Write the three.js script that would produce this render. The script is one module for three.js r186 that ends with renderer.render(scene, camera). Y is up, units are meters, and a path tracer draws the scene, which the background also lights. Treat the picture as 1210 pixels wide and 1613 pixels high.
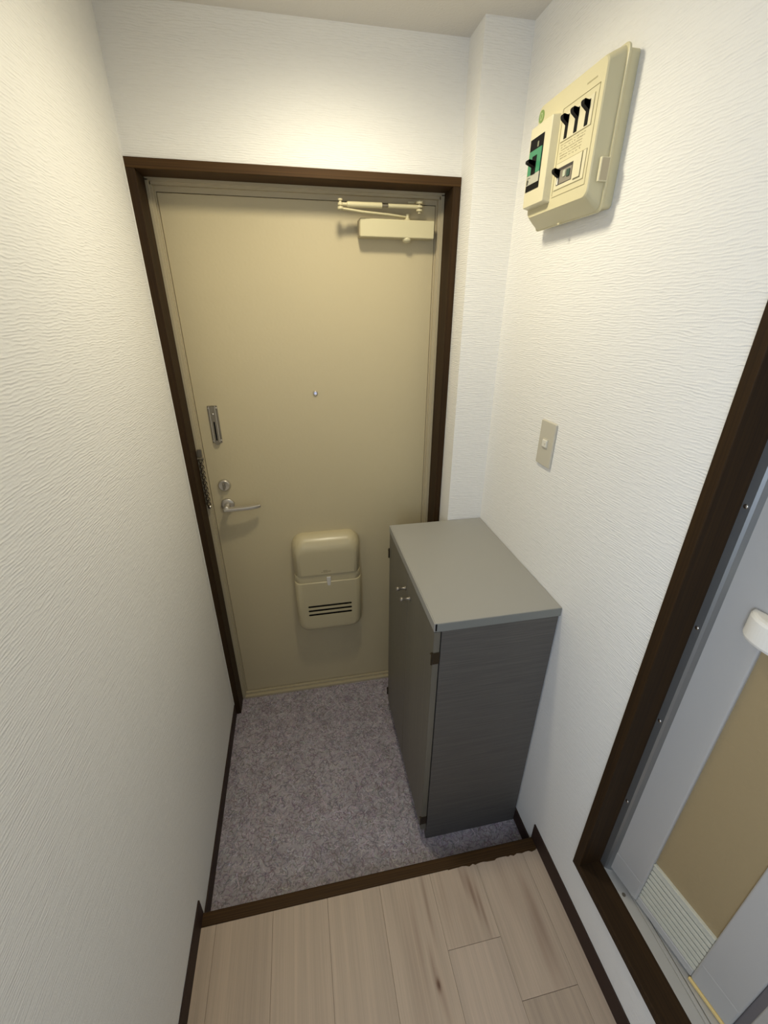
import * as THREE from 'three';
import { RoundedBoxGeometry } from 'three/addons/geometries/RoundedBoxGeometry.js';
import { mergeGeometries, mergeVertices, toCreasedNormals } from 'three/addons/utils/BufferGeometryUtils.js';
import { RectAreaLightUniformsLib } from 'three/addons/lights/RectAreaLightUniformsLib.js';
import { Brush, Evaluator, SUBTRACTION } from 'three-bvh-csg';

// ---------------------------------------------------------------- camera, light, exposure
const scene = new THREE.Scene();
scene.background = new THREE.Color(0x000000);
const camera = new THREE.PerspectiveCamera(100.38, 1210 / 1613, 0.02, 30);
camera.position.set(0.3912, 1.6677, 1.4702);
camera.rotation.set(-0.4410, -0.1964, 0.0048, 'YXZ');
scene.add(camera);
const renderer = new THREE.WebGLRenderer({ antialias: true });
renderer.toneMapping = THREE.LinearToneMapping;
renderer.toneMappingExposure = 1.0;
renderer.shadowMap.enabled = true;
renderer.shadowMap.type = THREE.PCFSoftShadowMap;
RectAreaLightUniformsLib.init();
const LIGHT = {
  entry: { color: [1.0, 0.915, 0.69], power: 1.82, side: .062 },
  window: { color: [0.66, 0.79, 1.0], power: 7.4 },
};
{ // daylight that falls through the window behind the camera
  const L = new THREE.RectAreaLight(new THREE.Color().setRGB(...LIGHT.window.color), LIGHT.window.power, 0.60, 0.92);
  L.position.set(-0.035, 1.5, 1.95); L.rotation.set(0, -Math.PI / 2, 0);
  L.name = 'window_daylight'; scene.add(L);
}

// ---------------------------------------------------------------- helpers
let seed = 20240611;
const rnd = () => { seed = (seed + 0x6D2B79F5) | 0; let t = Math.imul(seed ^ (seed >>> 15), 1 | seed); t = (t + Math.imul(t ^ (t >>> 7), 61 | t)) ^ t; return ((t ^ (t >>> 14)) >>> 0) / 4294967296; };
const rr = (a, b) => a + (b - a) * rnd();
const taken = {};
function numbered(name) { const n = taken[name] = (taken[name] ?? -1) + 1; return n ? `${name}_${String(n).padStart(3, '0')}` : name; }
function planarUV(g) { // uv in metres from the face direction
  g = g.index ? g.toNonIndexed() : g;
  if (!g.attributes.normal) g.computeVertexNormals();
  const p = g.attributes.position, uv = new Float32Array(p.count * 2);
  const a = new THREE.Vector3(), b = new THREE.Vector3(), c = new THREE.Vector3();
  for (let i = 0; i < p.count; i += 3) {
    a.fromBufferAttribute(p, i); b.fromBufferAttribute(p, i + 1); c.fromBufferAttribute(p, i + 2);
    b.sub(a); c.sub(a); b.cross(c); const x = Math.abs(b.x), y = Math.abs(b.y), z = Math.abs(b.z);
    for (let k = i; k < i + 3; k++) {
      const X = p.getX(k), Y = p.getY(k), Z = p.getZ(k);
      const [u, v] = x >= y && x >= z ? [Z, Y] : y >= z ? [X, Z] : [X, Y];
      uv[2 * k] = u; uv[2 * k + 1] = v;
    }
  }
  g.setAttribute('uv', new THREE.BufferAttribute(uv, 2));
  return g;
}
// box from corner to corner; r rounds the edges
function box(x0, x1, y0, y1, z0, z1, r = 0) {
  const w = Math.abs(x1 - x0), h = Math.abs(y1 - y0), d = Math.abs(z1 - z0);
  const g = r ? new RoundedBoxGeometry(w, h, d, 2, Math.min(r, w / 2.01, h / 2.01, d / 2.01)) : new THREE.BoxGeometry(w, h, d);
  g.translate((x0 + x1) / 2, (y0 + y1) / 2, (z0 + z1) / 2);
  return planarUV(g);
}
function clean(g) { g = g.index ? g.toNonIndexed() : g; for (const k of Object.keys(g.attributes)) if (!['position', 'normal', 'uv'].includes(k)) g.deleteAttribute(k); if (!g.attributes.uv) planarUV(g); return g; }
function merge(list) { return list.length === 1 ? clean(list[0]) : mergeGeometries(list.map(clean)); }
function part(name, geos, mat, parent) {
  const m = new THREE.Mesh(merge(Array.isArray(geos) ? geos : [geos]), mat);
  m.name = numbered(name); m.castShadow = m.receiveShadow = true;
  parent.add(m); return m;
}
function tag(o, label, category, extra = {}) { Object.assign(o.userData, { label, category }, extra); return o; }
function thing(name, label, category, at = [0, 0, 0], extra) {
  const o = new THREE.Group(); o.name = numbered(name); o.position.set(...at); scene.add(o);
  return tag(o, label, category, extra);
}
const STRUCT = { kind: 'structure' };
function lathe(profile, seg = 32) { return new THREE.LatheGeometry(profile.map(([r, y]) => new THREE.Vector2(r, y)), seg); }
function tube(points, r, seg = 24, closed = false, rad = 10) { return new THREE.TubeGeometry(new THREE.CatmullRomCurve3(points.map(p => new THREE.Vector3(...p)), closed), seg, r, rad, closed); }
function cyl(r, h, x, y, z, axis = 'y', r2 = r, seg = 28) {
  const g = new THREE.CylinderGeometry(r2, r, h, seg);
  if (axis === 'z') g.rotateX(Math.PI / 2); if (axis === 'x') g.rotateZ(Math.PI / 2);
  return g.translate(x, y, z);
}
function rrect(x0, x1, y0, y1, r) { // rounded rectangle outline as a Shape
  const s = new THREE.Shape(), k = Math.min(r, (x1 - x0) / 2, (y1 - y0) / 2);
  s.moveTo(x0 + k, y0); s.lineTo(x1 - k, y0); s.absarc(x1 - k, y0 + k, k, -Math.PI / 2, 0); s.lineTo(x1, y1 - k); s.absarc(x1 - k, y1 - k, k, 0, Math.PI / 2);
  s.lineTo(x0 + k, y1); s.absarc(x0 + k, y1 - k, k, Math.PI / 2, Math.PI); s.lineTo(x0, y0 + k); s.absarc(x0 + k, y0 + k, k, Math.PI, 1.5 * Math.PI);
  return s;
}
function extr(shape, depth, bevel = 0, seg = 8) {
  return new THREE.ExtrudeGeometry(shape, { depth: depth - 2 * bevel, bevelEnabled: bevel > 0, bevelSize: bevel, bevelThickness: bevel, bevelOffset: -bevel, bevelSegments: 2, curveSegments: seg }).translate(0, 0, bevel);
}
const lin = (hex) => new THREE.Color(hex);

// ---------------------------------------------------------------- textures
function noiseGrid(n, nx, ny) { // tiling value noise n×n with nx×ny cells
  const g = new Float32Array(nx * ny); for (let i = 0; i < g.length; i++) g[i] = rnd();
  const out = new Float32Array(n * n), s = t => t * t * (3 - 2 * t);
  for (let y = 0; y < n; y++) {
    const fy = y / n * ny, y0 = Math.floor(fy), ty = s(fy - y0), r0 = (y0 % ny) * nx, r1 = ((y0 + 1) % ny) * nx;
    for (let x = 0; x < n; x++) {
      const fx = x / n * nx, x0 = Math.floor(fx), tx = s(fx - x0), c0 = x0 % nx, c1 = (x0 + 1) % nx;
      out[y * n + x] = (g[r0 + c0] * (1 - tx) + g[r0 + c1] * tx) * (1 - ty) + (g[r1 + c0] * (1 - tx) + g[r1 + c1] * tx) * ty;
    }
  }
  return out;
}
function dataTex(n, f, size, srgb = false) { // f(i,x,y) -> [r,g,b] 0..255 ; size in metres
  const d = new Uint8Array(n * n * 4);
  for (let y = 0, i = 0; y < n; y++) for (let x = 0; x < n; x++, i++) { const c = f(i, x, y); d[4 * i] = c[0]; d[4 * i + 1] = c[1]; d[4 * i + 2] = c[2]; d[4 * i + 3] = 255; }
  const t = new THREE.DataTexture(d, n, n); t.magFilter = THREE.LinearFilter; t.minFilter = THREE.LinearMipmapLinearFilter; t.generateMipmaps = true;
  t.wrapS = t.wrapT = THREE.RepeatWrapping; t.repeat.set(1 / size[0], 1 / size[1]); if (srgb) t.colorSpace = THREE.SRGBColorSpace; t.needsUpdate = true; return t;
}
const c8 = v => Math.max(0, Math.min(255, v));
// wallpaper: embossed, broken horizontal strokes
const N = 1024;
const wallBump = (() => {
  const ROWS = 122, SEG = 34, amp = new Float32Array(ROWS * SEG), off = new Float32Array(ROWS * SEG);
  for (let i = 0; i < amp.length; i++) { amp[i] = Math.pow(rnd(), .8); off[i] = rnd() - .5; }
  const ph = noiseGrid(N, 12, 24), ph2 = noiseGrid(N, 50, 70), c = noiseGrid(N, 60, 330), d = noiseGrid(N, 20, 210), f = noiseGrid(N, 420, 500);
  return dataTex(N, (i, x, y) => {
    let t = (y / N) * ROWS + (ph[i] - .5) * .9 + (ph2[i] - .5) * .4 + ROWS;                            // threads about 5 mm apart, broken and wandering
    const r0 = Math.floor(t) % ROWS, fx = (x / N) * SEG + r0 * .37, s0 = Math.floor(fx), e = fx - s0, w = e * e * (3 - 2 * e), A = r0 * SEG + s0 % SEG, B = r0 * SEG + (s0 + 1) % SEG;
    const a = amp[A] * (1 - w) + amp[B] * w, k = t - Math.floor(t) - .5 - (off[A] * (1 - w) + off[B] * w) * .5;
    const thread = Math.exp(-k * k * 14) * (.15 + .85 * a);
    const v = c8((thread * .5 + c[i] * .3 + d[i] * .18 + f[i] * .12) * 235); return [v, v, v];
  }, [0.62, 0.62]);
})();
const ceilBump = (() => { const a = noiseGrid(512, 120, 120), b = noiseGrid(512, 256, 256); return dataTex(512, i => { const v = c8((a[i] * .6 + b[i] * .4) * 255); return [v, v, v]; }, [0.5, 0.5]); })();
function grainTex(n, base, amp, along, size, streak = [5, 90, 300]) { // long streaks along u or v
  const mk = (k) => along === 'u' ? noiseGrid(n, Math.max(2, Math.round(k / 22)), k) : noiseGrid(n, k, Math.max(2, Math.round(k / 22)));
  const g1 = mk(streak[0]), g2 = mk(streak[1]), g3 = mk(streak[2]);
  return dataTex(n, i => { const v = (g1[i] - .5) * amp[0] + (g2[i] - .5) * amp[1] + (g3[i] - .5) * amp[2]; return base.map((q, k) => c8(q * (1 + v) + (k === 2 ? -v * 6 : 0))); }, size, true);
}
const darkWoodV = grainTex(512, [53, 37, 19], [.2, .2, .18], 'v', [0.12, 0.9], [6, 40, 200]);
const darkWoodH = grainTex(512, [70, 49, 25], [.2, .2, .18], 'u', [0.9, 0.12], [6, 40, 200]);
const plankMaps = [0, 1, 2].map(k => grainTex(1024, [[192, 171, 150], [195, 174, 154], [180, 160, 140]][k], [.07, .06, .06], 'v', [0.4, 1.5], [7, 48, 330]));
const cabGrain = grainTex(512, [95, 91, 86], [.02, .04, .15], 'u', [0.5, 0.3], [6, 46, 150]);
const cabGrainV = grainTex(512, [110, 105, 93], [.04, .05, .06], 'v', [0.3, 0.5], [6, 46, 150]);
const paintBump = (() => { const a = noiseGrid(512, 60, 60), b = noiseGrid(512, 8, 8); return dataTex(512, i => { const v = c8((a[i] * .5 + b[i] * .5) * 255); return [v, v, v]; }, [0.4, 0.4]); })();
// vinyl of the entry: a felt of curling light and dark fibres
const vinylMap = (() => {
  const n = 2048, cv = document.createElement('canvas'); cv.width = cv.height = n; const g = cv.getContext('2d');
  g.fillStyle = 'rgb(170,162,169)'; g.fillRect(0, 0, n, n);
  for (let k = 0; k < 260; k++) { const x = rr(0, n), y = rr(0, n), R = rr(40, 150), c = rnd() < .5 ? '110,100,106' : '200,192,198'; for (const ox of [-n, 0, n]) for (const oy of [-n, 0, n]) { const q = g.createRadialGradient(x + ox, y + oy, 0, x + ox, y + oy, R); q.addColorStop(0, `rgba(${c},.2)`); q.addColorStop(1, `rgba(${c},0)`); g.fillStyle = q; g.fillRect(x + ox - R, y + oy - R, 2 * R, 2 * R); } }
  g.lineCap = 'round';
  for (let k = 0; k < 17000; k++) {
    const x = rr(0, n), y = rr(0, n), t = rnd(), L = rr(15, 60), a0 = rr(0, 6.283), cv2 = rr(-1.4, 1.4);
    const tone = t < .5 ? [rr(104, 128), rr(95, 118), rr(102, 126)] : t < .8 ? [rr(168, 190), rr(160, 180), rr(166, 188)] : [rr(196, 222), rr(188, 212), rr(196, 222)];
    g.strokeStyle = `rgba(${tone.map(Math.round).join(',')},${(t > .8 ? rr(.45, .85) : rr(.3, .58)).toFixed(2)})`; g.lineWidth = t > .8 ? rr(2.5, 6) : rr(3.5, 11);
    for (const ox of x < 80 ? [0, n] : x > n - 80 ? [0, -n] : [0]) for (const oy of y < 80 ? [0, n] : y > n - 80 ? [0, -n] : [0]) {
      const X = x + ox, Y = y + oy; g.beginPath(); g.moveTo(X, Y);
      g.quadraticCurveTo(X + Math.cos(a0) * L * .6, Y + Math.sin(a0) * L * .6, X + Math.cos(a0 + cv2) * L, Y + Math.sin(a0 + cv2) * L); g.stroke();
    }
  }
  const t = new THREE.CanvasTexture(cv); t.colorSpace = THREE.SRGBColorSpace; t.wrapS = t.wrapT = THREE.RepeatWrapping; t.repeat.set(1 / 0.8, 1 / 0.8); return t;
})();

// ---------------------------------------------------------------- materials
const std = (o) => new THREE.MeshStandardMaterial(o), phys = (o) => new THREE.MeshPhysicalMaterial(o);
const M = {
  wall: std({ color: lin('#f0eee9'), roughness: .9, bumpMap: wallBump, bumpScale: .0012 }),
  ceiling: std({ color: lin('#e4dfd6'), roughness: .95, bumpMap: ceilBump, bumpScale: .0004 }),
  woodV: phys({ map: darkWoodV, roughness: .6, specularIntensity: .35 }), woodH: phys({ map: darkWoodH, roughness: .6, specularIntensity: .35 }),
  base: phys({ color: lin('#3a2b24'), roughness: .6, specularIntensity: .4 }),
  vinyl: std({ map: vinylMap, roughness: .55 }),
  planks: plankMaps.map(m => std({ map: m, roughness: .5 })),
  sub: std({ color: lin('#4a3d31'), roughness: .9 }),
  paint: std({ color: lin('#c9bb97'), roughness: .42, bumpMap: paintBump, bumpScale: .0003 }),
  frame: std({ color: lin('#bbae90'), roughness: .42 }),
  mail: phys({ color: lin('#c4b793'), roughness: .34, clearcoat: .25, clearcoatRoughness: .25 }),
  closer: std({ color: lin('#d2c8a2'), roughness: .4, metalness: .1 }),
  dark: std({ color: lin('#14110d'), roughness: .7 }),
  black: phys({ color: lin('#0d0b0a'), roughness: .6, specularIntensity: .35 }),
  steel: std({ color: lin('#c6c0b5'), roughness: .36, metalness: .75 }),
  steelDull: std({ color: lin('#8f8778'), roughness: .42, metalness: .85 }),
  chain: std({ color: lin('#8d8474'), roughness: .3, metalness: .9 }), chainDark: std({ color: lin('#4f4638'), roughness: .35, metalness: .85 }),
  latch: std({ color: lin('#e6e1d6'), roughness: .35, metalness: .25 }),
  chrome: std({ color: lin('#d8d4cc'), roughness: .15, metalness: 1 }),
  cabTop: std({ color: lin('#9f9d97'), roughness: .48 }),
  cabSide: std({ map: cabGrain, roughness: .55, bumpMap: cabGrain, bumpScale: .0003 }),
  cabDoor: std({ map: cabGrainV, roughness: .42 }),
  cabEdge: std({ color: lin('#868781'), roughness: .45 }),
  knob: std({ color: lin('#978f83'), roughness: .3, metalness: .7 }),
  cream: std({ color: lin('#d4cba6'), roughness: .38 }),
  creamLight: std({ color: lin('#dad2b2'), roughness: .38 }),
  plate: std({ color: lin('#c9c3b2'), roughness: .4 }),
  rocker: std({ color: lin('#e3dfd2'), roughness: .35 }),
  alu: std({ color: lin('#9a9c9c'), roughness: .42, metalness: .75 }),
  aluSill: std({ color: lin('#c4c0b8'), roughness: .45, metalness: .3 }),
  bathWhite: std({ color: lin('#bbb8b3'), roughness: .4 }),
  bathPanel: std({ color: lin('#a4906b'), roughness: .5, bumpMap: ceilBump, bumpScale: .0003 }),
  louver: std({ color: lin('#cfccba'), roughness: .45 }),
  gasket: std({ color: lin('#6f6a6a'), roughness: .7 }),
  yellow: std({ color: lin('#e8cb86'), roughness: .6 }),
  handle: std({ color: lin('#efebe2'), roughness: .3 }),
  caulk: std({ color: lin('#f2ede2'), roughness: .6 }),
};

// ---------------------------------------------------------------- plan (metres): right wall, ceiling, hall floor, entry edge
const XR = 1.0423, HC = 2.3198, HS = 0.0859, ZS = 0.7573, SW = 0.0353, ZE = 3.3, WP = -0.01, XP = 0.9112, ZP = 0.093;
const DW = 0.9106, DH = 2.0208, CW = 0.0234, CD = 0.0825, ZL = -0.1016;
const BZ0 = 0.9328, BZ1 = 1.66, BY0 = 0.3032, BY1 = 2.09, BW = 0.0236, BX = XR - 0.012, BXI = 1.0952;

// ---------------------------------------------------------------- structure
tag(part('wall_left', [box(-.12, 0, 0, HC, -.16, 1.62), box(-.12, 0, 0, 1.01, 1.62, 2.28), box(-.12, 0, 1.99, HC, 1.62, 2.28), box(-.12, 0, 0, HC, 2.28, ZE + .12)], M.wall, scene),
  'long white textured wallpaper wall on the left of the entry', 'wall', STRUCT);
tag(part('wall_back', [box(0, DW - .004, DH - .004, HC, -.16, WP), box(DW - .004, XR, 0, HC, -.16, WP)], M.wall, scene),
  'white wallpaper wall around and above the beige entry door', 'wall', STRUCT);
tag(part('pillar', [box(XP, XR + .01, 0, HC, WP, ZP)], M.wall, scene), 'narrow white wallpapered pillar in the corner right of the entry door', 'pillar', STRUCT);
tag(part('wall_right', [box(XR, XR + .14, -.02, HC, -.16, BZ0 + .006), box(XR, XR + .14, -.02, BY0 + .006, BZ0 + .006, BZ1 - .006), box(XR, XR + .14, BY1 - .006, HC, BZ0 + .006, BZ1 - .006), box(XR, XR + .14, -.02, HC, BZ1 - .006, ZE + .12)], M.wall, scene),
  'white textured wallpaper wall on the right carrying the breaker panel', 'wall', STRUCT);
tag(part('wall_rear', box(0, XR, 0, HC, ZE, ZE + .12), M.wall, scene), 'white wall closing the hallway behind the viewer', 'wall', STRUCT);
tag(part('ceiling', box(-.12, XR + .14, HC, HC + .12, -.16, ZE + .12), M.ceiling, scene), 'plain off-white ceiling above the entry', 'ceiling', STRUCT);
tag(part('floor_entry', box(0, XR, -.12, 0, -.16, ZS + .004), M.vinyl, scene), 'mottled grey purple vinyl floor of the sunken entry', 'floor', STRUCT);

// hall floor: every plank its own mesh on a subfloor
{
  const fl = thing('floor', 'pale oak plank floor of the raised hallway', 'floor', [0, 0, 0], STRUCT);
  part('subfloor', box(.0, XR, -.1, HS - .012, ZS + .01, ZE), M.sub, fl);
  { // dark filler smeared along the step edge at the right
    const st = new THREE.Shape(); st.moveTo(.735, 0); let x = .735; const top = []; while (x < 1.034) { top.push([x, (x < .8 ? .0025 : .0045) * rr(.3, 1.5)]); x += rr(.006, .013); }
    for (const [a, b] of top) st.lineTo(a, b); st.lineTo(1.034, .004); st.lineTo(1.034, 0); st.closePath();
    const g = extr(st, .0003, 0); g.rotateX(Math.PI / 2); g.translate(0, HS + .0003, ZS + SW - .0003); part('edge_filler', planarUV(g), M.woodH, fl);
  }
  const seams = [.003, .0452, .2025, .3595, .5165, .6745, .8285, .9855, XR - .003];
  const joints = [[1.6, 2.5], [1.45, 2.35], [1.9, 2.8], [1.35, 2.2], [1.75, 2.6], [.9725, 1.9, 2.75], [1.0987, 2.05, 2.95], [1.5, 2.4]];
  const z0 = ZS + SW + .0004;
  // two boards with their own figure: a knot with its swirl, and long brown streaks
  const figured = (w, x0, zA, marks) => { const gA = noiseGrid(1024, 48, 3), gB = noiseGrid(1024, 300, 14), gC = noiseGrid(1024, 9, 3), wob = noiseGrid(1024, 3, 5);
    const t = dataTex(1024, (i, px, py) => { const x = x0 + px / 1024 * w, z = zA + py / 1024 * 0.6; let v = (gA[i] - .5) * .06 + (gB[i] - .5) * .05 + (gC[i] - .5) * .07, d = 0;
      for (const [mx, mz, sx, sz, a] of marks) { const ux = (x - mx - (wob[i] - .5) * .012) / sx, uz = (z - mz) / sz; d += a * Math.exp(-ux * ux - uz * uz) * (.7 + .6 * gB[i]); }
      return [193, 172, 151].map((q, k) => c8(q * (1 + v) * (1 - d * [.8, 1, 1.1][k]))); }, [w, 0.6], true); t.offset.set(-x0 / w, -zA / 0.6); return std({ map: t, roughness: .5 }); };
  const knotBoard = figured(.158, .5165, .79, [[.6325, 1.03, .005, .011, .5], [.628, 1.0, .006, .05, .16], [.6375, 1.06, .008, .05, .12], [.6, .93, .008, .12, .10], [.575, 1.0, .02, .2, .05], [.648, .86, .006, .09, .16]]);
  const streakBoard = figured(.154, .6745, .79, [[.79, .86, .007, .06, .28], [.776, .83, .006, .05, .16], [.805, .9, .005, .06, .22], [.745, .9, .02, .12, .05], [.7, .85, .01, .1, .07]]);
  const edgeBoard = figured(.157, .8285, .79, [[.95, .95, .014, .12, .16], [.93, 1.02, .008, .1, .1], [.9, .85, .02, .1, .05]]);
  for (let c = 0; c < 8; c++) {
    const zs = [z0, ...joints[c], ZE - .002];
    for (let k = 0; k + 1 < zs.length; k++) {
      const g = box(seams[c] + .0002, seams[c + 1] - .0002, HS - .013, HS, zs[k] + .0004, zs[k + 1] - .0003, .0007);
      const own = k === 0 && { 4: knotBoard, 5: streakBoard, 6: edgeBoard }[c];
      const uv = g.attributes.uv, du = own ? 0 : rr(0, 3), dv = own ? 0 : rr(0, 3); for (let i = 0; i < uv.count; i++) uv.setXY(i, uv.getX(i) + du, uv.getY(i) + dv);
      part('plank', g, own || M.planks[(c === 6 && k === 1) ? 2 : (c * 2 + k) % 2], fl);
    }
  }
}
// step edge
{
  const s = extr(rrect(0, SW, 0, HS + .0006, .006), XR - .002, 0); s.rotateY(Math.PI / 2); // (x=depth -> -z)
  s.translate(.001, 0, ZS + SW);
  tag(part('trim_1', planarUV(s), M.woodH, scene), 'dark brown wooden step edge between entry floor and hallway', 'step edge', STRUCT);
}
// baseboards
const BT = .0045, B1 = .0602, B2 = HS + .0679;
tag(part('baseboard_left', [box(0, BT, 0, B1, .0005, ZS + .001, .001), box(0, BT, HS, B2, ZS, ZE, .001)], M.base, scene), 'dark brown baseboard along the left wall, stepping up at the hall floor', 'baseboard', STRUCT);
tag(part('baseboard_right', [box(XR - BT, XR, 0, B1, ZP, ZS + .001, .001), box(XR - BT, XR, HS, B2, ZS, ZE, .001)], M.base, scene), 'dark brown baseboard along the right wall, stepping up behind the cabinet', 'baseboard', STRUCT);
// wooden casing of the entry door
{
  const t = thing('trim_2', 'dark brown wooden casing framing the beige entry door', 'door casing', [0, 0, 0], STRUCT);
  part('jamb', box(.0004, CW, 0, DH - CW, -CD, 0, .0015), M.woodV, t);
  part('jamb', box(DW - CW, DW, 0, DH - CW, -CD, 0, .0015), M.woodV, t);
  part('head', box(.0004, DW, DH - CW, DH, -CD, 0, .0015), M.woodH, t);
  part('caulk_line', [box(0, .0016, B1, DH, .0002, .0014), box(DW, XP, .95, DH, WP, -.002)], M.caulk, t);
}
// wooden casing of the bathroom door
{
  const t = thing('trim_3', 'dark brown wooden casing framing the bathroom folding door', 'door casing', [0, 0, 0], STRUCT);
  part('jamb', box(BX, BXI, BY0 + BW, BY1 - BW, BZ0, BZ0 + BW, .0015), M.woodV, t);
  part('jamb', box(BX, BXI, BY0 + BW, BY1 - BW, BZ1 - BW, BZ1, .0015), M.woodV, t);
  part('sill', box(BX, BXI, BY0, BY0 + BW, BZ0, BZ1, .0015), M.woodV, t);
  part('head', box(BX, BXI, BY1 - BW, BY1, BZ0, BZ1, .0015), M.woodV, t);
}
// window behind the camera
{
  const w = thing('window_1', 'small window in the left wall behind the viewer', 'window', [0, 0, 0], STRUCT);
  part('frame', [box(-.1, -.04, 1.01, 1.04, 1.62, 2.28), box(-.1, -.04, 1.96, 1.99, 1.62, 2.28), box(-.1, -.04, 1.04, 1.96, 1.62, 1.65), box(-.1, -.04, 1.04, 1.96, 2.25, 2.28)], M.alu, w);
  const pane = part('pane', box(-.075, -.07, 1.04, 1.96, 1.65, 2.25), std({ color: lin('#8fa0b5'), roughness: .3, emissive: new THREE.Color().setRGB(.5, .6, .75), emissiveIntensity: .6 }), w);
  pane.castShadow = false;
}

// ---------------------------------------------------------------- entry door
{
  const d = thing('door_1', 'flat beige painted steel entry door with lever handle', 'door', [0, 0, 0], STRUCT);
  // steel frame with a rebate, seen inside the wooden casing
  const fi = .0385, fx = DW - fi - .0015, ft = 1.9825;
  part('door_frame', [
    box(CW - .006, fi - .007, 0, ft + .012, -.15, -CD, .001), box(fi - .009, fi, 0, ft, -.15, -CD - .006, .001),
    box(fx + .007, DW - CW + .006, 0, ft + .012, -.15, -CD, .001), box(fx, fx + .009, 0, ft, -.15, -CD - .006, .001),
    box(CW - .006, DW - CW + .006, ft + .007, DH - CW + .006, -.15, -CD, .001), box(fi - .004, fx + .004, ft, ft + .009, -.15, -CD - .006, .001),
    box(fi - .004, fx + .004, 0, .012, -.15, -CD + .004, .001), box(fi - .004, fx + .004, .010, .024, -.15, -CD - .010, .001)], M.frame, d);
  part('door_stop', [box(CW, .0428, .001, DH - CW, -.15, ZL - .0005), box(.8665, DW - CW, .001, DH - CW, -.15, ZL - .0005), box(.0428, .8665, 1.9688, DH - CW, -.15, ZL - .0005), box(.0428, .8665, .001, .0272, -.15, ZL - .001)], M.frame, d);
  part('leaf', box(.0437, .8655, .0285, 1.9675, -.142, ZL, .002), M.paint, d);
  // peephole
  part('peephole', [lathe([[0, .0], [.0085, 0], [.0085, .003], [.0065, .005], [.005, .0045], [.004, .002], [0, .002]]).rotateX(Math.PI / 2).translate(.453, 1.4006, ZL)], M.steel, d);
  part('peephole_lens', [new THREE.SphereGeometry(.0042, 16, 10).translate(.453, 1.4006, ZL + .002)], phys({ color: lin('#8f98b5'), roughness: .05, clearcoat: 1, emissive: new THREE.Color().setRGB(.5, .55, .8), emissiveIntensity: .7 }), d);
  // door-guard keeper: slotted channel plate with four rivets
  const k = new THREE.Group(); k.name = 'chain_keeper'; k.position.set(.0973, 1.3035, ZL); d.add(k);
  k.userData.label = 'tarnished slotted chain keeper';
  part('back_plate', extr(rrect(-.0165, .0165, -.0655, .0655, .002), .002, .0005), M.steelDull, k);
  const ch = rrect(-.0085, .0085, -.0705, .064, .006); const slot = new THREE.Path(); const sl = rrect(-.0028, .0028, -.056, .012, .0028); slot.setFromPoints(sl.getPoints(6)); ch.holes.push(slot);
  const hole = new THREE.Path(); hole.absarc(0, .037, .0068, 0, 6.2832); ch.holes.push(hole);
  part('channel', extr(ch, .003, 0).translate(0, 0, .006), M.steelDull, k);
  part('channel_wall', [box(-.0105, -.0082, -.062, .064, .001, .009), box(.0082, .0105, -.062, .064, .001, .009)], M.steel, k);
  part('slot_floor', box(-.008, .008, -.062, .062, .0015, .0025), M.dark, k);
  for (const [x, y] of [[-.0132, .057], [.0132, .057], [-.0132, -.057], [.0132, -.057]]) part('screw', new THREE.SphereGeometry(.0032, 12, 8).scale(1, 1, .6).translate(x, y, .0025), M.steel, k);
  part('pin_stop', new THREE.SphereGeometry(.005, 14, 10).translate(0, .037, .006), M.chrome, k);
  // thumb-turn lock
  const l = new THREE.Group(); l.name = 'thumb_turn_lock'; l.position.set(.0955, 1.0759, ZL); d.add(l);
  part('rose', lathe([[0, .0], [.0225, 0], [.0225, .004], [.0195, .010], [.017, .0115], [.0155, .0095], [0, .0095]], 40).rotateX(Math.PI / 2), M.steel, l);
  part('thumb_turn', [extr(rrect(-.0035, .0035, -.0125, .0125, .003), .014, .001).translate(0, 0, .008)], M.steelDull, l);
  // lever handle
  const h = new THREE.Group(); h.name = 'lever_handle'; h.position.set(.0962, .9964, ZL); d.add(h);
  part('rose', lathe([[0, 0], [.0248, 0], [.0248, .005], [.022, .009], [.0125, .0095], [0, .0095]], 40).rotateX(Math.PI / 2), M.steel, h);
  part('neck', [lathe([[0, 0], [.0115, 0], [.0105, .02], [.0115, .044], [.009, .05], [0, .051]], 28).rotateX(Math.PI / 2)], M.steel, h);
  const bl = new THREE.Shape(); // blade seen from above: x along, y = distance from the door
  bl.moveTo(-.011, .052); bl.quadraticCurveTo(-.012, .036, 0, .034); bl.lineTo(.05, .0335); bl.quadraticCurveTo(.1, .03, .118, .024); bl.quadraticCurveTo(.1265, .028, .122, .036); bl.quadraticCurveTo(.1, .051, .05, .054); bl.lineTo(0, .056); bl.quadraticCurveTo(-.01, .056, -.011, .052);
  part('lever', [extr(bl, .0125, .003, 12).rotateX(Math.PI / 2).translate(0, .004, 0)], M.steel, h);
  // latch bolt edge on the left of the leaf is hidden by the frame; strike plate on the frame
}

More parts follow.
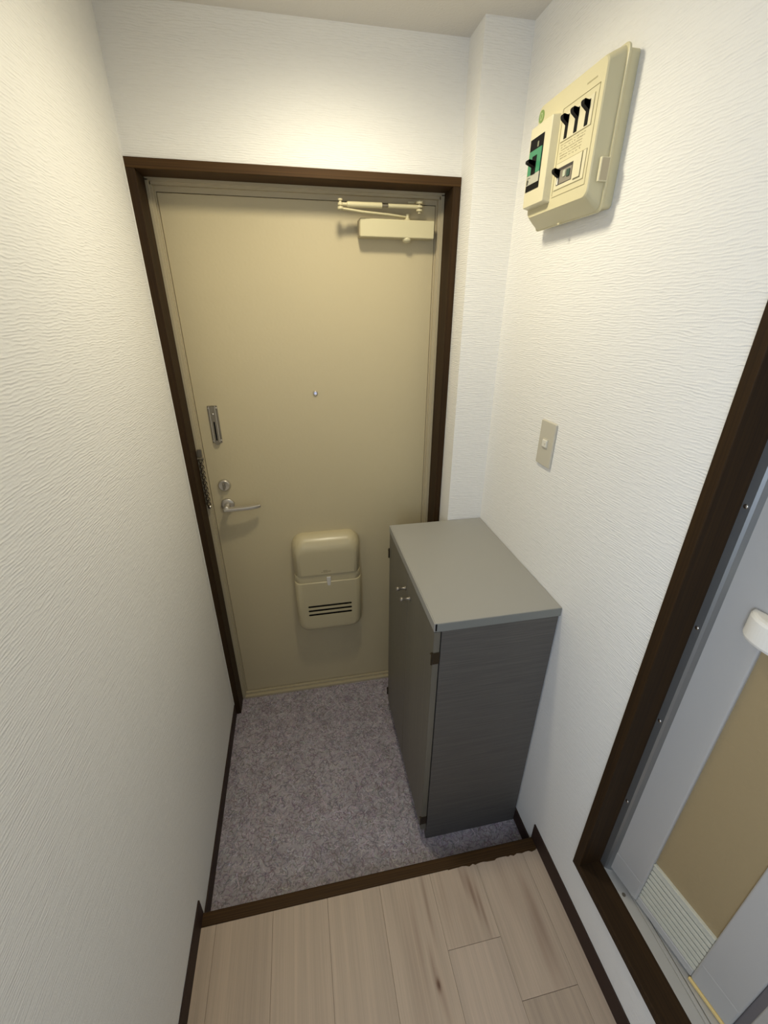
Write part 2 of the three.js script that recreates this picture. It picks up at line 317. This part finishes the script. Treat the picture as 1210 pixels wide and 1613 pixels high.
// door closer
{
  const c = thing('door_closer', 'beige hydraulic door closer with folding arm at the top right of the entry door', 'door closer', [.73, 1.8935, ZL]);
  const X = x => x - .73, Y = y => y - 1.8935;
  part('body', box(X(.6165), X(.8515), Y(1.8725), Y(1.9205), .0002, .046, .003), M.closer, c);
  part('end_cap', [box(X(.6145), X(.6165), Y(1.8745), Y(1.9185), .003, .042, .001)], M.frame, c);
  part('spindle_cap', [new THREE.SphereGeometry(.0125, 20, 14).scale(1.15, .8, 1.15).translate(X(.766), Y(1.8705), .032)], M.cream, c);
  part('spindle', [cyl(.006, .018, X(.768), Y(1.9285), .026), cyl(.009, .005, X(.768), Y(1.923), .026)], M.closer, c);
  // flat lower arm dipping from the elbow to the spindle
  const lo = []; const pts = [[.768, 1.9302, .026], [.7301, 1.9315, .036], [.6957, 1.932, .046], [.6562, 1.9325, .0545], [.6182, 1.9332, .0626], [.5867, 1.9354, .0676], [.5555, 1.9372, .0716]];
  const cr = new THREE.CatmullRomCurve3(pts.map(p => new THREE.Vector3(X(p[0]), Y(p[1]), p[2])));
  const arm = new THREE.TubeGeometry(cr, 30, .0032, 8, false); lo.push(arm);
  const arm2 = new THREE.TubeGeometry(cr, 30, .0032, 8, false).translate(0, 0, -.006); lo.push(arm2, new THREE.TubeGeometry(cr, 30, .0032, 8, false).translate(0, 0, -.003));
  part('lower_arm', lo, M.closer, c);
  // upper arm: thick sleeve, threaded rod, thin rod
  const tubeBetween = (a, b, r) => tube([a, b], r, 2, false, 18);
  const A = [X(.5555), Y(1.9475), .0716], Bk = [X(.801), Y(1.9545), .044], at = t => A.map((v, i) => v + (Bk[i] - v) * t);
  part('sleeve', [tubeBetween(at(.10), at(.51), .0075), tubeBetween(at(.0), at(.11), .0042), new THREE.SphereGeometry(.0075, 14, 10).translate(...at(.10))], M.closer, c);
  part('threaded_rod', [tubeBetween(at(.5), at(.61), .0045)], M.steelDull, c);
  part('rod', [tubeBetween(at(.59), at(1), .0056)], M.closer, c);
  part('elbow_joint', [cyl(.0075, .006, A[0], A[1], A[2]), cyl(.0085, .006, A[0], Y(1.938), A[2]), cyl(.004, .026, A[0], Y(1.946), A[2]), cyl(.0065, .004, A[0], Y(1.958), A[2])], M.closer, c);
  part('frame_bracket', [cyl(.0105, .005, Bk[0], Bk[1], Bk[2]), cyl(.0105, .005, Bk[0], Bk[1] + .010, Bk[2]), cyl(.0095, .005, Bk[0], Bk[1] - .009, Bk[2]), cyl(.004, .034, Bk[0], Bk[1], Bk[2]), box(Bk[0] - .010, Bk[0] + .010, Bk[1] + .0125, Bk[1] + .0155, .0145, Bk[2] + .004, .001), box(Bk[0] - .03, Bk[0] + .012, Bk[1] + .0125, Bk[1] + .0185, .0145, .0185, .001)], M.closer, c);
}

// mail slot box on the door
function rings(x0, x1, y0, y1, D, rs, rt, rb, rcT, rcB, n = 8) { // rounded shell: contour rings that shrink as they rise
  const levels = []; const seg = 8;
  const ring = (ix, it, ib, z) => {
    const X0 = x0 + ix, X1 = x1 - ix, Y0 = y0 + ib, Y1 = y1 - it, kt = Math.max(rcT - ix, .0005), kb = Math.max(rcB - (rcB < .002 ? 0 : ix), .0005), o = [];
    for (const [cx, cy, k, a] of [[X1 - kb, Y0 + kb, kb, -Math.PI / 2], [X1 - kt, Y1 - kt, kt, 0], [X0 + kt, Y1 - kt, kt, Math.PI / 2], [X0 + kb, Y0 + kb, kb, Math.PI]])
      for (let i = 0; i <= seg; i++) o.push([cx + k * Math.cos(a + i / seg * Math.PI / 2), cy + k * Math.sin(a + i / seg * Math.PI / 2), z]);
    return o;
  };
  levels.push(ring(0, 0, 0, 0));
  const zr = Math.max(rs, rt, rb) ? Math.min(D, Math.max(rs, rt, rb)) : 0;
  for (let i = 0; i <= n; i++) { const a = i / n * Math.PI / 2, q = 1 - Math.cos(a); levels.push(ring(rs * q, rt * q, rb * q, D - zr + zr * Math.sin(a))); }
  if (zr) levels.push(ring(rs + .0025, rt + .0025, rb + .0025, D), ring(rs + .005, rt + .005, rb + .005, D));
  const pos = [], m = levels[0].length;
  const tri = (a, b, c) => pos.push(...a, ...b, ...c);
  for (let l = 0; l + 1 < levels.length; l++) for (let i = 0; i < m; i++) { const j = (i + 1) % m, A = levels[l][i], B = levels[l][j], C = levels[l + 1][j], E = levels[l + 1][i]; tri(A, B, C); tri(A, C, E); }
  const cap = (r, flip) => { const c = r.reduce((s, p) => [s[0] + p[0] / m, s[1] + p[1] / m, s[2] + p[2] / m], [0, 0, 0]); for (let i = 0; i < m; i++) { const j = (i + 1) % m; flip ? tri(c, r[j], r[i]) : tri(c, r[i], r[j]); } };
  cap(levels[levels.length - 1], false); cap(levels[0], true);
  const g = new THREE.BufferGeometry(); g.setAttribute('position', new THREE.Float32BufferAttribute(pos, 3));
  return g;
}
const smooth = (g, a = .7) => { g = mergeVertices(g, 1e-5); g.computeVertexNormals(); return toCreasedNormals(g, a); };
{
  const m = thing('mail_box', 'beige metal letter catcher with three slots on the lower entry door', 'mailbox', [.4555, .384, ZL + .0002]);
  const X = x => x - .4555, Y = y => y - .384;
  part('lid', smooth(rings(X(.317), X(.594), Y(.679), Y(.848), .066, .028, .062, 0, .052, .0006, 10)), M.mail, m);
  part('collar', smooth(rings(X(.319), X(.592), Y(.642), Y(.676), .062, .028, 0, 0, .0006, .0006, 8)), M.mail, m);
  part('seam', smooth(rings(X(.321), X(.590), Y(.66), Y(.69), .058, .028, 0, 0, .0006, .0006, 6)), M.dark, m);
  // lower pan with the slots cut through
  let pan = clean(planarUV(smooth(rings(X(.317), X(.594), Y(.384), Y(.643), .066, .028, .004, .026, .0006, .05, 8))));
  let br = new Brush(mergeVertices(pan)); br.updateMatrixWorld();
  const ev = new Evaluator(); ev.useGroups = false;
  { const b = new Brush(mergeVertices(clean(box(X(.345), X(.568), Y(.425), Y(.56), .012, .0642)))); b.updateMatrixWorld(); br = ev.evaluate(br, b, SUBTRACTION); br.updateMatrixWorld(); }
  for (const y of [.5205, .4990, .4775]) {
    const c = clean(planarUV(extr(rrect(X(.3635), X(.5505), Y(y - .0052), Y(y + .0052), .0051), .04, 0, 6).translate(0, 0, .04)));
    const b = new Brush(mergeVertices(c)); b.updateMatrixWorld();
    br = ev.evaluate(br, b, SUBTRACTION); br.updateMatrixWorld();
  }
  part('pan', toCreasedNormals(br.geometry, .6), M.mail, m);
  part('slot_back', box(X(.346), X(.567), Y(.426), Y(.559), .0122, .05), M.dark, m);
  part('latch', [extr((() => { const s = new THREE.Shape(); s.moveTo(-.0085, .021); s.lineTo(.0085, .021); s.quadraticCurveTo(.0095, .006, .006, -.019); s.quadraticCurveTo(0, -.024, -.006, -.019); s.quadraticCurveTo(-.0095, .006, -.0085, .021); return s; })(), .006, .0018).translate(X(.4575), Y(.6445), .0625)], M.latch, m);
  // worn stamped mark on the lid edge
  part('stamped_mark', [0, 1, 2, 3].map(i => box(X(.4375 + i * .0045), X(.4395 + i * .0045), Y(.688), Y(.7), .0655, .0663)).concat([box(X(.456), X(.468), Y(.692), Y(.6945), .0655, .0663), box(X(.4285), X(.434), Y(.689), Y(.6915), .0655, .0663)]), std({ color: lin('#8d8062'), roughness: .5 }), m);
}

// door chain hanging on the left of the steel frame
{
  const c = thing('door_chain', 'dark metal security chain hanging on the left side of the door frame', 'door chain', [.0345, 1.11, -.082]);
  part('mount', [box(-.0075, .0075, .085, .113, .0002, .006, .0012), cyl(.0045, .02, 0, .079, .006, 'x')], M.steelDull, c);
  const mk = (y, side) => { const g = new THREE.TorusGeometry(.0058, .0019, 8, 16); g.scale(1, 1.55, 1); if (side) g.rotateY(Math.PI / 2); g.rotateZ(side ? -.5 : .35); g.rotateY(.4); g.translate(0, y, .0075); return g; };
  const links = []; for (let i = 0; i < 17; i++) part('link', mk(.071 - i * .0104, i % 2), i % 2 ? M.chain : M.chainDark, c);
  part('chain_pin', [cyl(.006, .008, .002, -.108, .0075, 'z'), new THREE.SphereGeometry(.0065, 14, 10).translate(.004, -.104, .0125)], M.chrome, c);
}

// ---------------------------------------------------------------- shoe cabinet
{
  const x0 = .685, z0 = .0965, z1 = .6565, ty = .95, tb = .9235;
  const c = thing('shoe_cabinet', 'low grey two-door shoe cabinet with woodgrain sides, against the right wall', 'cabinet', [.86, 0, .376]);
  const X = x => x - .86, Z = z => z - .376;
  part('worktop', [box(X(x0 + .0035), X(XR - .0015), tb, ty, Z(z0), Z(z1 - .0012), .0006)], M.cabTop, c);
  part('edge_strip', box(X(x0), X(x0 + .0035), tb + .0005, ty - .0003, Z(z0), Z(z1 - .0005), .0012), M.cabTop, c).userData.label = 'long edge strip of the top';
  part('edge_strip', box(X(x0 + .0075), X(XR - .0015), tb + .0005, ty - .0004, Z(z1 - .0014), Z(z1 + .0008), .0008), M.cabEdge, c);
  part('corner_gap', box(X(x0 + .0038), X(x0 + .0073), tb + .003, ty - .002, Z(z1 - .002), Z(z1 - .0004)), M.black, c);
  part('side_panel', box(X(.7072), X(XR - .0055), .001, tb, Z(z1 - .02), Z(z1 - .0015), .0008), M.cabSide, c);
  part('side_panel', box(X(.7072), X(XR - .0055), .001, tb, Z(z0 + .0015), Z(z0 + .02), .0008), M.cabSide, c);
  part('back_panel', box(X(XR - .014), X(XR - .006), .02, tb, Z(z0 + .02), Z(z1 - .02)), M.cabSide, c);
  part('bottom_panel', box(X(.709), X(XR - .014), .055, .07, Z(z0 + .02), Z(z1 - .02)), M.cabSide, c);
  part('plinth', box(X(.735), X(.75), .001, .055, Z(z0 + .02), Z(z1 - .02)), M.black, c);
  for (const [a, b, kz, hz] of [[.3783, .6545, .412, .6545], [z0 + .002, .3755, .355, z0 + .002]]) {
    const d = part('door', box(X(x0 + .0015), X(.7042), .06, tb - .003, Z(a), Z(b), .001), M.cabDoor, c);
    part('knob', lathe([[0, 0], [.0078, 0], [.0072, .002], [.0042, .005], [.0036, .014], [.0052, .019], [.0072, .0235], [.0076, .028], [.006, .032], [0, .0335]], 20).rotateZ(Math.PI / 2).translate(X(x0 + .0015), .851, Z(kz)), M.knob, d);
    const s = hz > .5 ? 1 : -1;
    for (const hy of [.833, .112]) part('hinge', [box(X(x0 - .0005), X(.7055), hy - .02, hy + .02, Z(hz - s * .001), Z(hz + s * .0012), .0005), cyl(.0028, .04, X(x0 - .0008), hy, Z(hz)), new THREE.SphereGeometry(.0026, 10, 8).translate(X(x0 - .003), hy + .016, Z(hz - s * .003))], M.chainDark, d);
  }
}

// ---------------------------------------------------------------- light switch
{
  const s = thing('light_switch', 'beige rectangular switch plate with a small rocker on the right wall', 'switch', [XR, 1.3442, .4563]);
  const P = (sh, d, b, x) => { const g = extr(sh, d, b, 8); g.rotateY(-Math.PI / 2); g.translate(x, 0, 0); return g; }; // shape x -> +z, depth -> -x
  part('plate', P(rrect(-.035, .035, -.06, .06, .004), .0065, .002, -.0002), M.plate, s);
  part('rocker_frame', P(rrect(-.0125, .0125, -.011, .0145, .002), .002, .0006, -.0064), M.plate, s);
  part('rocker', P(rrect(-.0105, .0105, -.0085, .0115, .0018), .0045, .0015, -.0066), M.rocker, s);
  part('indicator', P(rrect(.003, .0068, -.0015, .004, .0008), .0012, .0003, -.0106), M.plate, s);
}

// ---------------------------------------------------------------- breaker panel
{
  // local frame: u along +z, v up, w out of the wall (-x)
  const b = thing('breaker_panel', 'cream plastic breaker panel with a green main breaker, high on the right wall', 'breaker panel', [XR, 1.85, .41]);
  const U = z => z - .41, V = y => y - 1.85;
  const out = (g) => { g = g.index ? g.toNonIndexed() : g; g.rotateY(-Math.PI / 2); return planarUV(g); }; // (u,v,w) -> (x=-w, y=v, z=u)
  const slab = (u0, u1, v0, v1, w0, w1, r = .004, bv = .0008) => { const g = extr(rrect(U(u0), U(u1), V(v0), V(v1), r), w1 - w0, Math.min(bv, (w1 - w0) / 2.2), 8); g.translate(0, 0, w0); return out(g); };
  const loft = (levels, r) => { // frustum through rounded rectangles [u0,u1,v0,v1,w]
    const R = levels.map(([u0, u1, v0, v1, w]) => rrect(U(u0), U(u1), V(v0), V(v1), r).getPoints(6).map(p => [p.x, p.y, w])); const m = Math.min(...R.map(q => q.length)); const pos = [];
    for (let l = 0; l + 1 < R.length; l++) for (let i = 0; i < m; i++) { const j = (i + 1) % m; pos.push(...R[l][i], ...R[l][j], ...R[l + 1][j], ...R[l][i], ...R[l + 1][j], ...R[l + 1][i]); }
    const top = R[R.length - 1], c = [0, 1, 2].map(k => top.reduce((s, p) => s + p[k], 0) / top.length);
    for (let i = 0; i < m; i++) pos.push(...c, ...top[i], ...top[(i + 1) % m]);
    const g = new THREE.BufferGeometry(); g.setAttribute('position', new THREE.Float32BufferAttribute(pos, 3)); return smooth(out(g).deleteAttribute('uv'), .22);
  };
  part('base', [slab(.293, .5355, 1.8565, 2.096, .0002, .0235, .008)], M.cream, b);
  part('cover_rim', [slab(.2835, .5435, 1.849, 2.1015, .0235, .0285, .014, .0015)], M.cream, b);
  part('cover', [loft([[.286, .5385, 1.851, 2.0995, .028], [.2905, .5365, 1.862, 2.092, .045], [.2935, .535, 1.8725, 2.086, .0575], [.295, .5335, 1.875, 2.084, .06]], .015)], M.cream, b);
  part('nub', [slab(.40, .407, 1.847, 1.851, .03, .036, .002)], M.cream, b);
  // latch on the camera side
  part('cover_latch', [box(-.046, -.027, V(1.897), V(1.936), U(.538), U(.5452), .0015)], M.creamLight, b);
  part('latch_recess', [box(-.044, -.029, V(1.899), V(1.934), U(.5445), U(.5457))], M.frame, b);
  // raised main breaker cover
  part('main_cover', [loft([[.2985, .394, 1.8895, 2.0465, .0595], [.2995, .3905, 1.893, 2.0445, .0755], [.3005, .3895, 1.894, 2.0435, .0765]], .003)], M.creamLight, b);
  const mb = new THREE.Group(); mb.name = 'main_breaker'; b.add(mb); mb.userData.label = 'black and green main breaker';
  part('bezel', slab(.3045, .3645, 1.924, 2.0225, .0768, .0772, .001, .0001), M.black, mb);
  part('green_face', slab(.3075, .3625, 1.9545, 1.9995, .0772, .0790, .001, .0003), std({ color: lin('#3f8a63'), roughness: .4 }), mb);
  part('rating_label', slab(.3075, .3625, 1.936, 1.9545, .0772, .0785, .001, .0003), std({ color: lin('#b9b7a8'), roughness: .5 }), mb);
  part('label_print', [[.311, 1.949], [.318, 1.9485], [.313, 1.9425]].map(([z, y]) => slab(z, z + .006, y, y + .0014, .0785, .0787, .0002, 0)).concat(slab(.3085, .316, 1.9375, 1.9475, .0785, .0786, .0005, 0)), std({ color: lin('#4c4c44'), roughness: .6 }), mb);
  part('window_mark', slab(.338, .344, 2.003, 2.013, .0772, .0775, .002, 0), std({ color: lin('#8a8a70'), roughness: .5 }), mb);
  part('toggle_well', slab(.325, .345, 1.9535, 1.988, .0790, .0796, .001, .0002), M.black, mb);
  part('toggle', [(() => { const s = new THREE.Shape(); s.moveTo(.0765, -.004); s.lineTo(.0965, .0035); s.quadraticCurveTo(.0985, .009, .094, .0105); s.lineTo(.0765, .0075); s.closePath(); const g = extr(s, .014, .001); g.rotateY(0); const p = g.attributes.position; for (let i = 0; i < p.count; i++) { const w = p.getX(i), v = p.getY(i), u = p.getZ(i); p.setXYZ(i, -w, V(1.969) + v, U(.328) + u); } return planarUV(g); })()], M.black, mb);
  // engraved outlines: thin grooves built as dark hairlines slightly proud of nothing (real 0.4 mm ribs)
  const line = (pts, w = .0607, t = .0008) => pts.slice(1).map((q, i) => { const p = pts[i]; return slab(Math.min(p[0], q[0]) - t / 2, Math.max(p[0], q[0]) + t / 2, Math.min(p[1], q[1]) - t / 2, Math.max(p[1], q[1]) + t / 2, .0597, w, .0002, 0); });
  const groove = std({ color: lin('#a29872'), roughness: .6 });
  part('cover_line', [...line([[.4015, 1.9], [.4015, 2.049], [.5215, 2.049], [.5215, 1.897], [.4015, 1.897]])], groove, b);
  part('branch_plate', slab(.407, .5095, 1.9925, 2.0385, .0598, .0612, .001, .0004), M.creamLight, b);
  part('branch_plate', slab(.4065, .512, 1.9085, 1.955, .0598, .0612, .001, .0004), M.creamLight, b);
  part('plate_edge_line', [...line([[.4065, 1.992], [.5105, 1.992], [.5105, 2.039]], .0608, .0009), ...line([[.406, 1.908], [.5125, 1.908], [.5125, 1.9555], [.407, 1.9555]], .0608, .0009)], groove, b);
  for (const z of [.4185, .4535, .4885]) {
    const br = new THREE.Group(); br.name = numbered('branch_breaker'); b.add(br);
    part('slot', slab(z, z + .0115, 1.9945, 2.0335, .0612, .0616, .0006, 0), M.black, br);
    part('toggle', [(() => { const s = new THREE.Shape(); s.moveTo(.0605, 2.016); s.lineTo(.0735, 2.0245); s.quadraticCurveTo(.0775, 2.031, .0725, 2.0335); s.lineTo(.0605, 2.0315); s.closePath(); const g = extr(s, .0105, .0008); const p = g.attributes.position; for (let i = 0; i < p.count; i++) { const w = p.getX(i), v = p.getY(i), u = p.getZ(i); p.setXYZ(i, -w, V(v), U(z + .0005) + u); } return planarUV(g); })()], M.black, br);
  }
  const lb = new THREE.Group(); lb.name = 'leakage_breaker'; b.add(lb);
  part('window', slab(.415, .4715, 1.9155, 1.946, .0612, .0616, .0006, 0), std({ color: lin('#3b3431'), roughness: .4 }), lb);
  part('face', slab(.4265, .4705, 1.9165, 1.940, .0616, .0622, .0006, 0), std({ color: lin('#8d8577'), roughness: .4 }), lb);
  part('test_button', [slab(.4545, .466, 1.9235, 1.936, .0622, .0645, .002, .0006)], std({ color: lin('#2f4a3e'), roughness: .4 }), lb);
  part('pale_button', [slab(.4395, .449, 1.926, 1.9375, .0622, .0637, .002, .0005)], std({ color: lin('#c2c4ad'), roughness: .4 }), lb);
  part('toggle', [(() => { const s = new THREE.Shape(); s.moveTo(.0605, 1.9275); s.lineTo(.0755, 1.936); s.quadraticCurveTo(.079, 1.942, .0745, 1.9445); s.lineTo(.0605, 1.941); s.closePath(); const g = extr(s, .01, .0008); const p = g.attributes.position; for (let i = 0; i < p.count; i++) { const w = p.getX(i), v = p.getY(i), u = p.getZ(i); p.setXYZ(i, -w, V(v), U(.4165) + u); } return planarUV(g); })()], M.black, lb);
  part('toggle_shaft', [slab(.4175, .4225, 1.9165, 1.93, .0616, .0626, .0008, .0002)], M.rocker, lb);
  part('blank_plate', slab(.4785, .5005, 1.9145, 1.9535, .0612, .0626, .001, .0004), M.creamLight, b);
  part('blank_plate_line', [...line([[.479, 1.9135], [.5015, 1.9135], [.5015, 1.954]], .0622, .0011)], std({ color: lin('#6f6748'), roughness: .6 }), b);
  // small print between the two rows: broken grey strokes too fine to read
  const ink = []; for (let r = 0; r < 6; r++) { const y = 1.986 - r * .0047; let z = .41 + (r % 3) * .002; while (z < .498 - r * .003) { const w = rr(.0012, .0035); if (rnd() < .82) ink.push(slab(z, z + w, y + rr(-.0006, .0004), y + rr(.0009, .0019), .06, .0603, .0001, 0)); z += w + rr(.0008, .0018); } }
  part('small_print', ink, std({ color: lin('#a69c7c'), roughness: .6 }), b);
  part('maker_mark', Array.from({ length: 9 }, (_, i) => slab(.4765 + i * .0036, .4791 + i * .0036, 2.0605, 2.0632, .0599, .0602, .0003, 0)), groove, b);
  const em = part('emblem', [out(cyl(.0115, .0008, U(.3075), V(2.066), .0604, 'z'))], std({ color: lin('#7f9a55'), roughness: .5 }), b); em.userData.label = 'round green emblem';
  part('emblem_ring', [out(new THREE.TorusGeometry(.0055, .0009, 6, 20).scale(.8, 1.1, .6).translate(U(.3075), V(2.066), .0608))], std({ color: lin('#c3c79a'), roughness: .5 }), em);
}

// ---------------------------------------------------------------- bathroom folding door
{
  const d = thing('door_2', 'white bathroom folding door with beige panels, ajar in the brown casing', 'door', [0, 0, 0], STRUCT);
  const yT = BY1 - BW, yS = BY0 + BW, zi = BZ0 + BW, zo = BZ1 - BW;
  // aluminium frame: flange next to the wood, then a slope towards the leaf
  const prof = (flip) => { const s = new THREE.Shape(); s.moveTo(1.0935, 0); s.lineTo(1.0935, .015); s.lineTo(1.0975, .019); s.lineTo(1.109, .026); s.lineTo(1.135, .026); s.lineTo(1.135, 0); s.closePath(); const g = extr(s, yT - yS, 0); g.rotateX(-Math.PI / 2); const p = g.attributes.position; for (let i = 0; i < p.count; i++) { const z = -p.getZ(i); p.setXYZ(i, p.getX(i), p.getY(i) + yS, flip ? zo - z : zi + z); } g.computeVertexNormals(); return planarUV(g); };
  part('metal_frame', [prof(false)], M.alu, d);
  part('metal_frame', [box(1.0935, 1.135, yS, yT, zo - .02, zo)], M.alu, d);
  for (const y of [1.3814, 1.1303, .879, .60]) part('screw', [new THREE.SphereGeometry(.0042, 12, 8).scale(.45, 1, 1).translate(1.0935, y, .9632)], M.chrome, d);
  part('threshold', [box(1.0935, 1.1195, BY0, .3285, zi, zo, .0006), box(1.1195, 1.1215, BY0, .3262, zi, zo), box(1.1215, 1.130, BY0, .3287, zi, zo, .0005), box(1.130, 1.1335, BY0, .3225, zi, zo), box(1.1335, 1.20, BY0, .3275, zi, zo, .0005)], M.aluSill, d);
  part('threshold_screw', [cyl(.0045, .0012, 1.1035, .3288, 1.0345)], M.steelDull, d);
  // first leaf, turned a little into the room
  const ang = Math.atan(.165), leaf = new THREE.Group(); leaf.name = 'leaf'; leaf.position.set(1.1025, yS, .962); leaf.rotation.y = ang; d.add(leaf);
  // local: x = into bathroom, z along the leaf, y up from the threshold
  const H = yT - yS - .006, L = .3215, p0 = .094, p1 = .236;
  part('stile', [box(0, .032, .012, H, .006, p0, .004)], M.bathWhite, leaf);
  part('stile', [box(0, .032, .012, H, p1, L - .004, .004)], M.bathWhite, leaf);
  part('bottom_rail', [box(.001, .031, .012, .034, p0, p1, .002)], M.bathWhite, leaf);
  part('corner_cap', [box(-.0006, .02, .0125, .085, .008, p0 - .003, .003), box(-.0006, .02, .0125, .085, p1 + .003, L - .006, .003)], M.bathWhite, leaf);
  for (let i = 0; i < 8; i++) { const y = .036 + i * .0172; const g = box(.003, .0085, 0, .0118, p0, p1, .0014); g.rotateZ(-.12); g.translate(0, y, 0); part('louver_slat', planarUV(g), M.louver, leaf); }
  part('louver_back', box(.009, .012, .03, .176, p0, p1), std({ color: lin('#4a463a'), roughness: .9 }), leaf);
  part('panel_bead', box(.0005, .012, .1735, .179, p0, p1, .001), M.louver, leaf);
  part('panel', [box(.0075, .015, .178, H, p0, p1)], M.bathPanel, leaf);
  part('gasket', box(.004, .028, .012, H, L - .004, L + .014, .002), M.gasket, leaf);
  part('pull_handle', (() => { const s = new THREE.Shape(); s.moveTo(0, 0); s.lineTo(-.008, 0); s.bezierCurveTo(-.022, .003, -.036, .018, -.036, .05); s.lineTo(-.036, .2); s.lineTo(0, .2); s.closePath(); const g = extr(s, .05, .007, 14); g.rotateX(-Math.PI / 2); const p = g.attributes.position; for (let i = 0; i < p.count; i++) p.setZ(i, -p.getZ(i)); const ix = g.index; const q = g.toNonIndexed(); const a = q.attributes.position.array; for (let i = 0; i < a.length; i += 9) for (let k = 0; k < 3; k++) { const t = a[i + 3 + k]; a[i + 3 + k] = a[i + 6 + k]; a[i + 6 + k] = t; } q.deleteAttribute('normal'); q.computeVertexNormals(); q.translate(.001, 1.21 - yS - .036, .064); return planarUV(q); })(), M.handle, leaf);
  // yellowed seal along the foot of the second stile
  part('seal_strip', box(-.004, .002, .004, .0125, .235, L + .01, .002), M.yellow, leaf);
  // second leaf folds back towards the far jamb
  const hx = 1.1025 + Math.sin(ang) * (L + .014), hz = .962 + Math.cos(ang) * (L + .014), a2 = Math.atan2(1.106 - hx, zo - .026 - hz);
  const leaf2 = new THREE.Group(); leaf2.name = 'leaf_001'; leaf2.position.set(hx, yS, hz + .002); leaf2.rotation.y = a2; d.add(leaf2);
  const L2 = Math.hypot(1.106 - hx, zo - .026 - hz);
  part('stile', box(.001, .03, .012, H, -.007, .075, .004), M.bathWhite, leaf2);
  part('stile', box(.001, .03, .012, H, L2 - .09, L2 - .004, .004), M.bathWhite, leaf2);
  part('panel', box(.008, .015, .034, H, .075, L2 - .09), M.bathPanel, leaf2);
  part('bottom_rail', box(.001, .03, .012, .034, .075, L2 - .09, .002), M.bathWhite, leaf2);
}

// ---------------------------------------------------------------- ceiling lamps (above the frame) with their light
function ceilingLamp(label, x, z, L, r) { // flush downlight: ring, glowing diffuser, area light of the same size under it
  const t = thing('ceiling_lamp', label, 'ceiling lamp', [x, HC, z]);
  part('lamp_ring', lathe([[r, -.0002], [r * 1.22, -.0002], [r * 1.2, -.005], [r * 1.02, -.012], [r, -.010]].reverse(), 40), M.plate, t);
  part('diffuser', lathe([[0, -.062], [r * .35, -.059], [r * .68, -.048], [r * .9, -.031], [r, -.010], [r, -.0045], [0, -.0045]], 40), std({ color: lin('#f2ead8'), roughness: .5, emissive: new THREE.Color().setRGB(...L.color), emissiveIntensity: 1.2 }), t);
  const p = new THREE.SpotLight(new THREE.Color().setRGB(...L.color), L.power, 0, 1.57, 1, 2);
  p.position.set(0, -.036, 0); p.target.position.set(0, -2, 0); t.add(p.target); p.castShadow = true; p.shadow.mapSize.set(2048, 2048); p.shadow.radius = r * .8 / .02; p.shadow.bias = -.0005; p.name = 'lamp_light'; t.add(p);
  const q = new THREE.PointLight(new THREE.Color().setRGB(...L.color), L.side, 0, 2); q.position.set(0, -.036, 0); q.castShadow = true; q.shadow.mapSize.set(1024, 1024); q.shadow.radius = r * .6 / .02; q.shadow.bias = -.0005; q.name = 'lamp_glow'; t.add(q);
}
ceilingLamp('round white ceiling downlight glowing above the entry floor', .535, .42, LIGHT.entry, .07);

renderer.render(scene, camera);
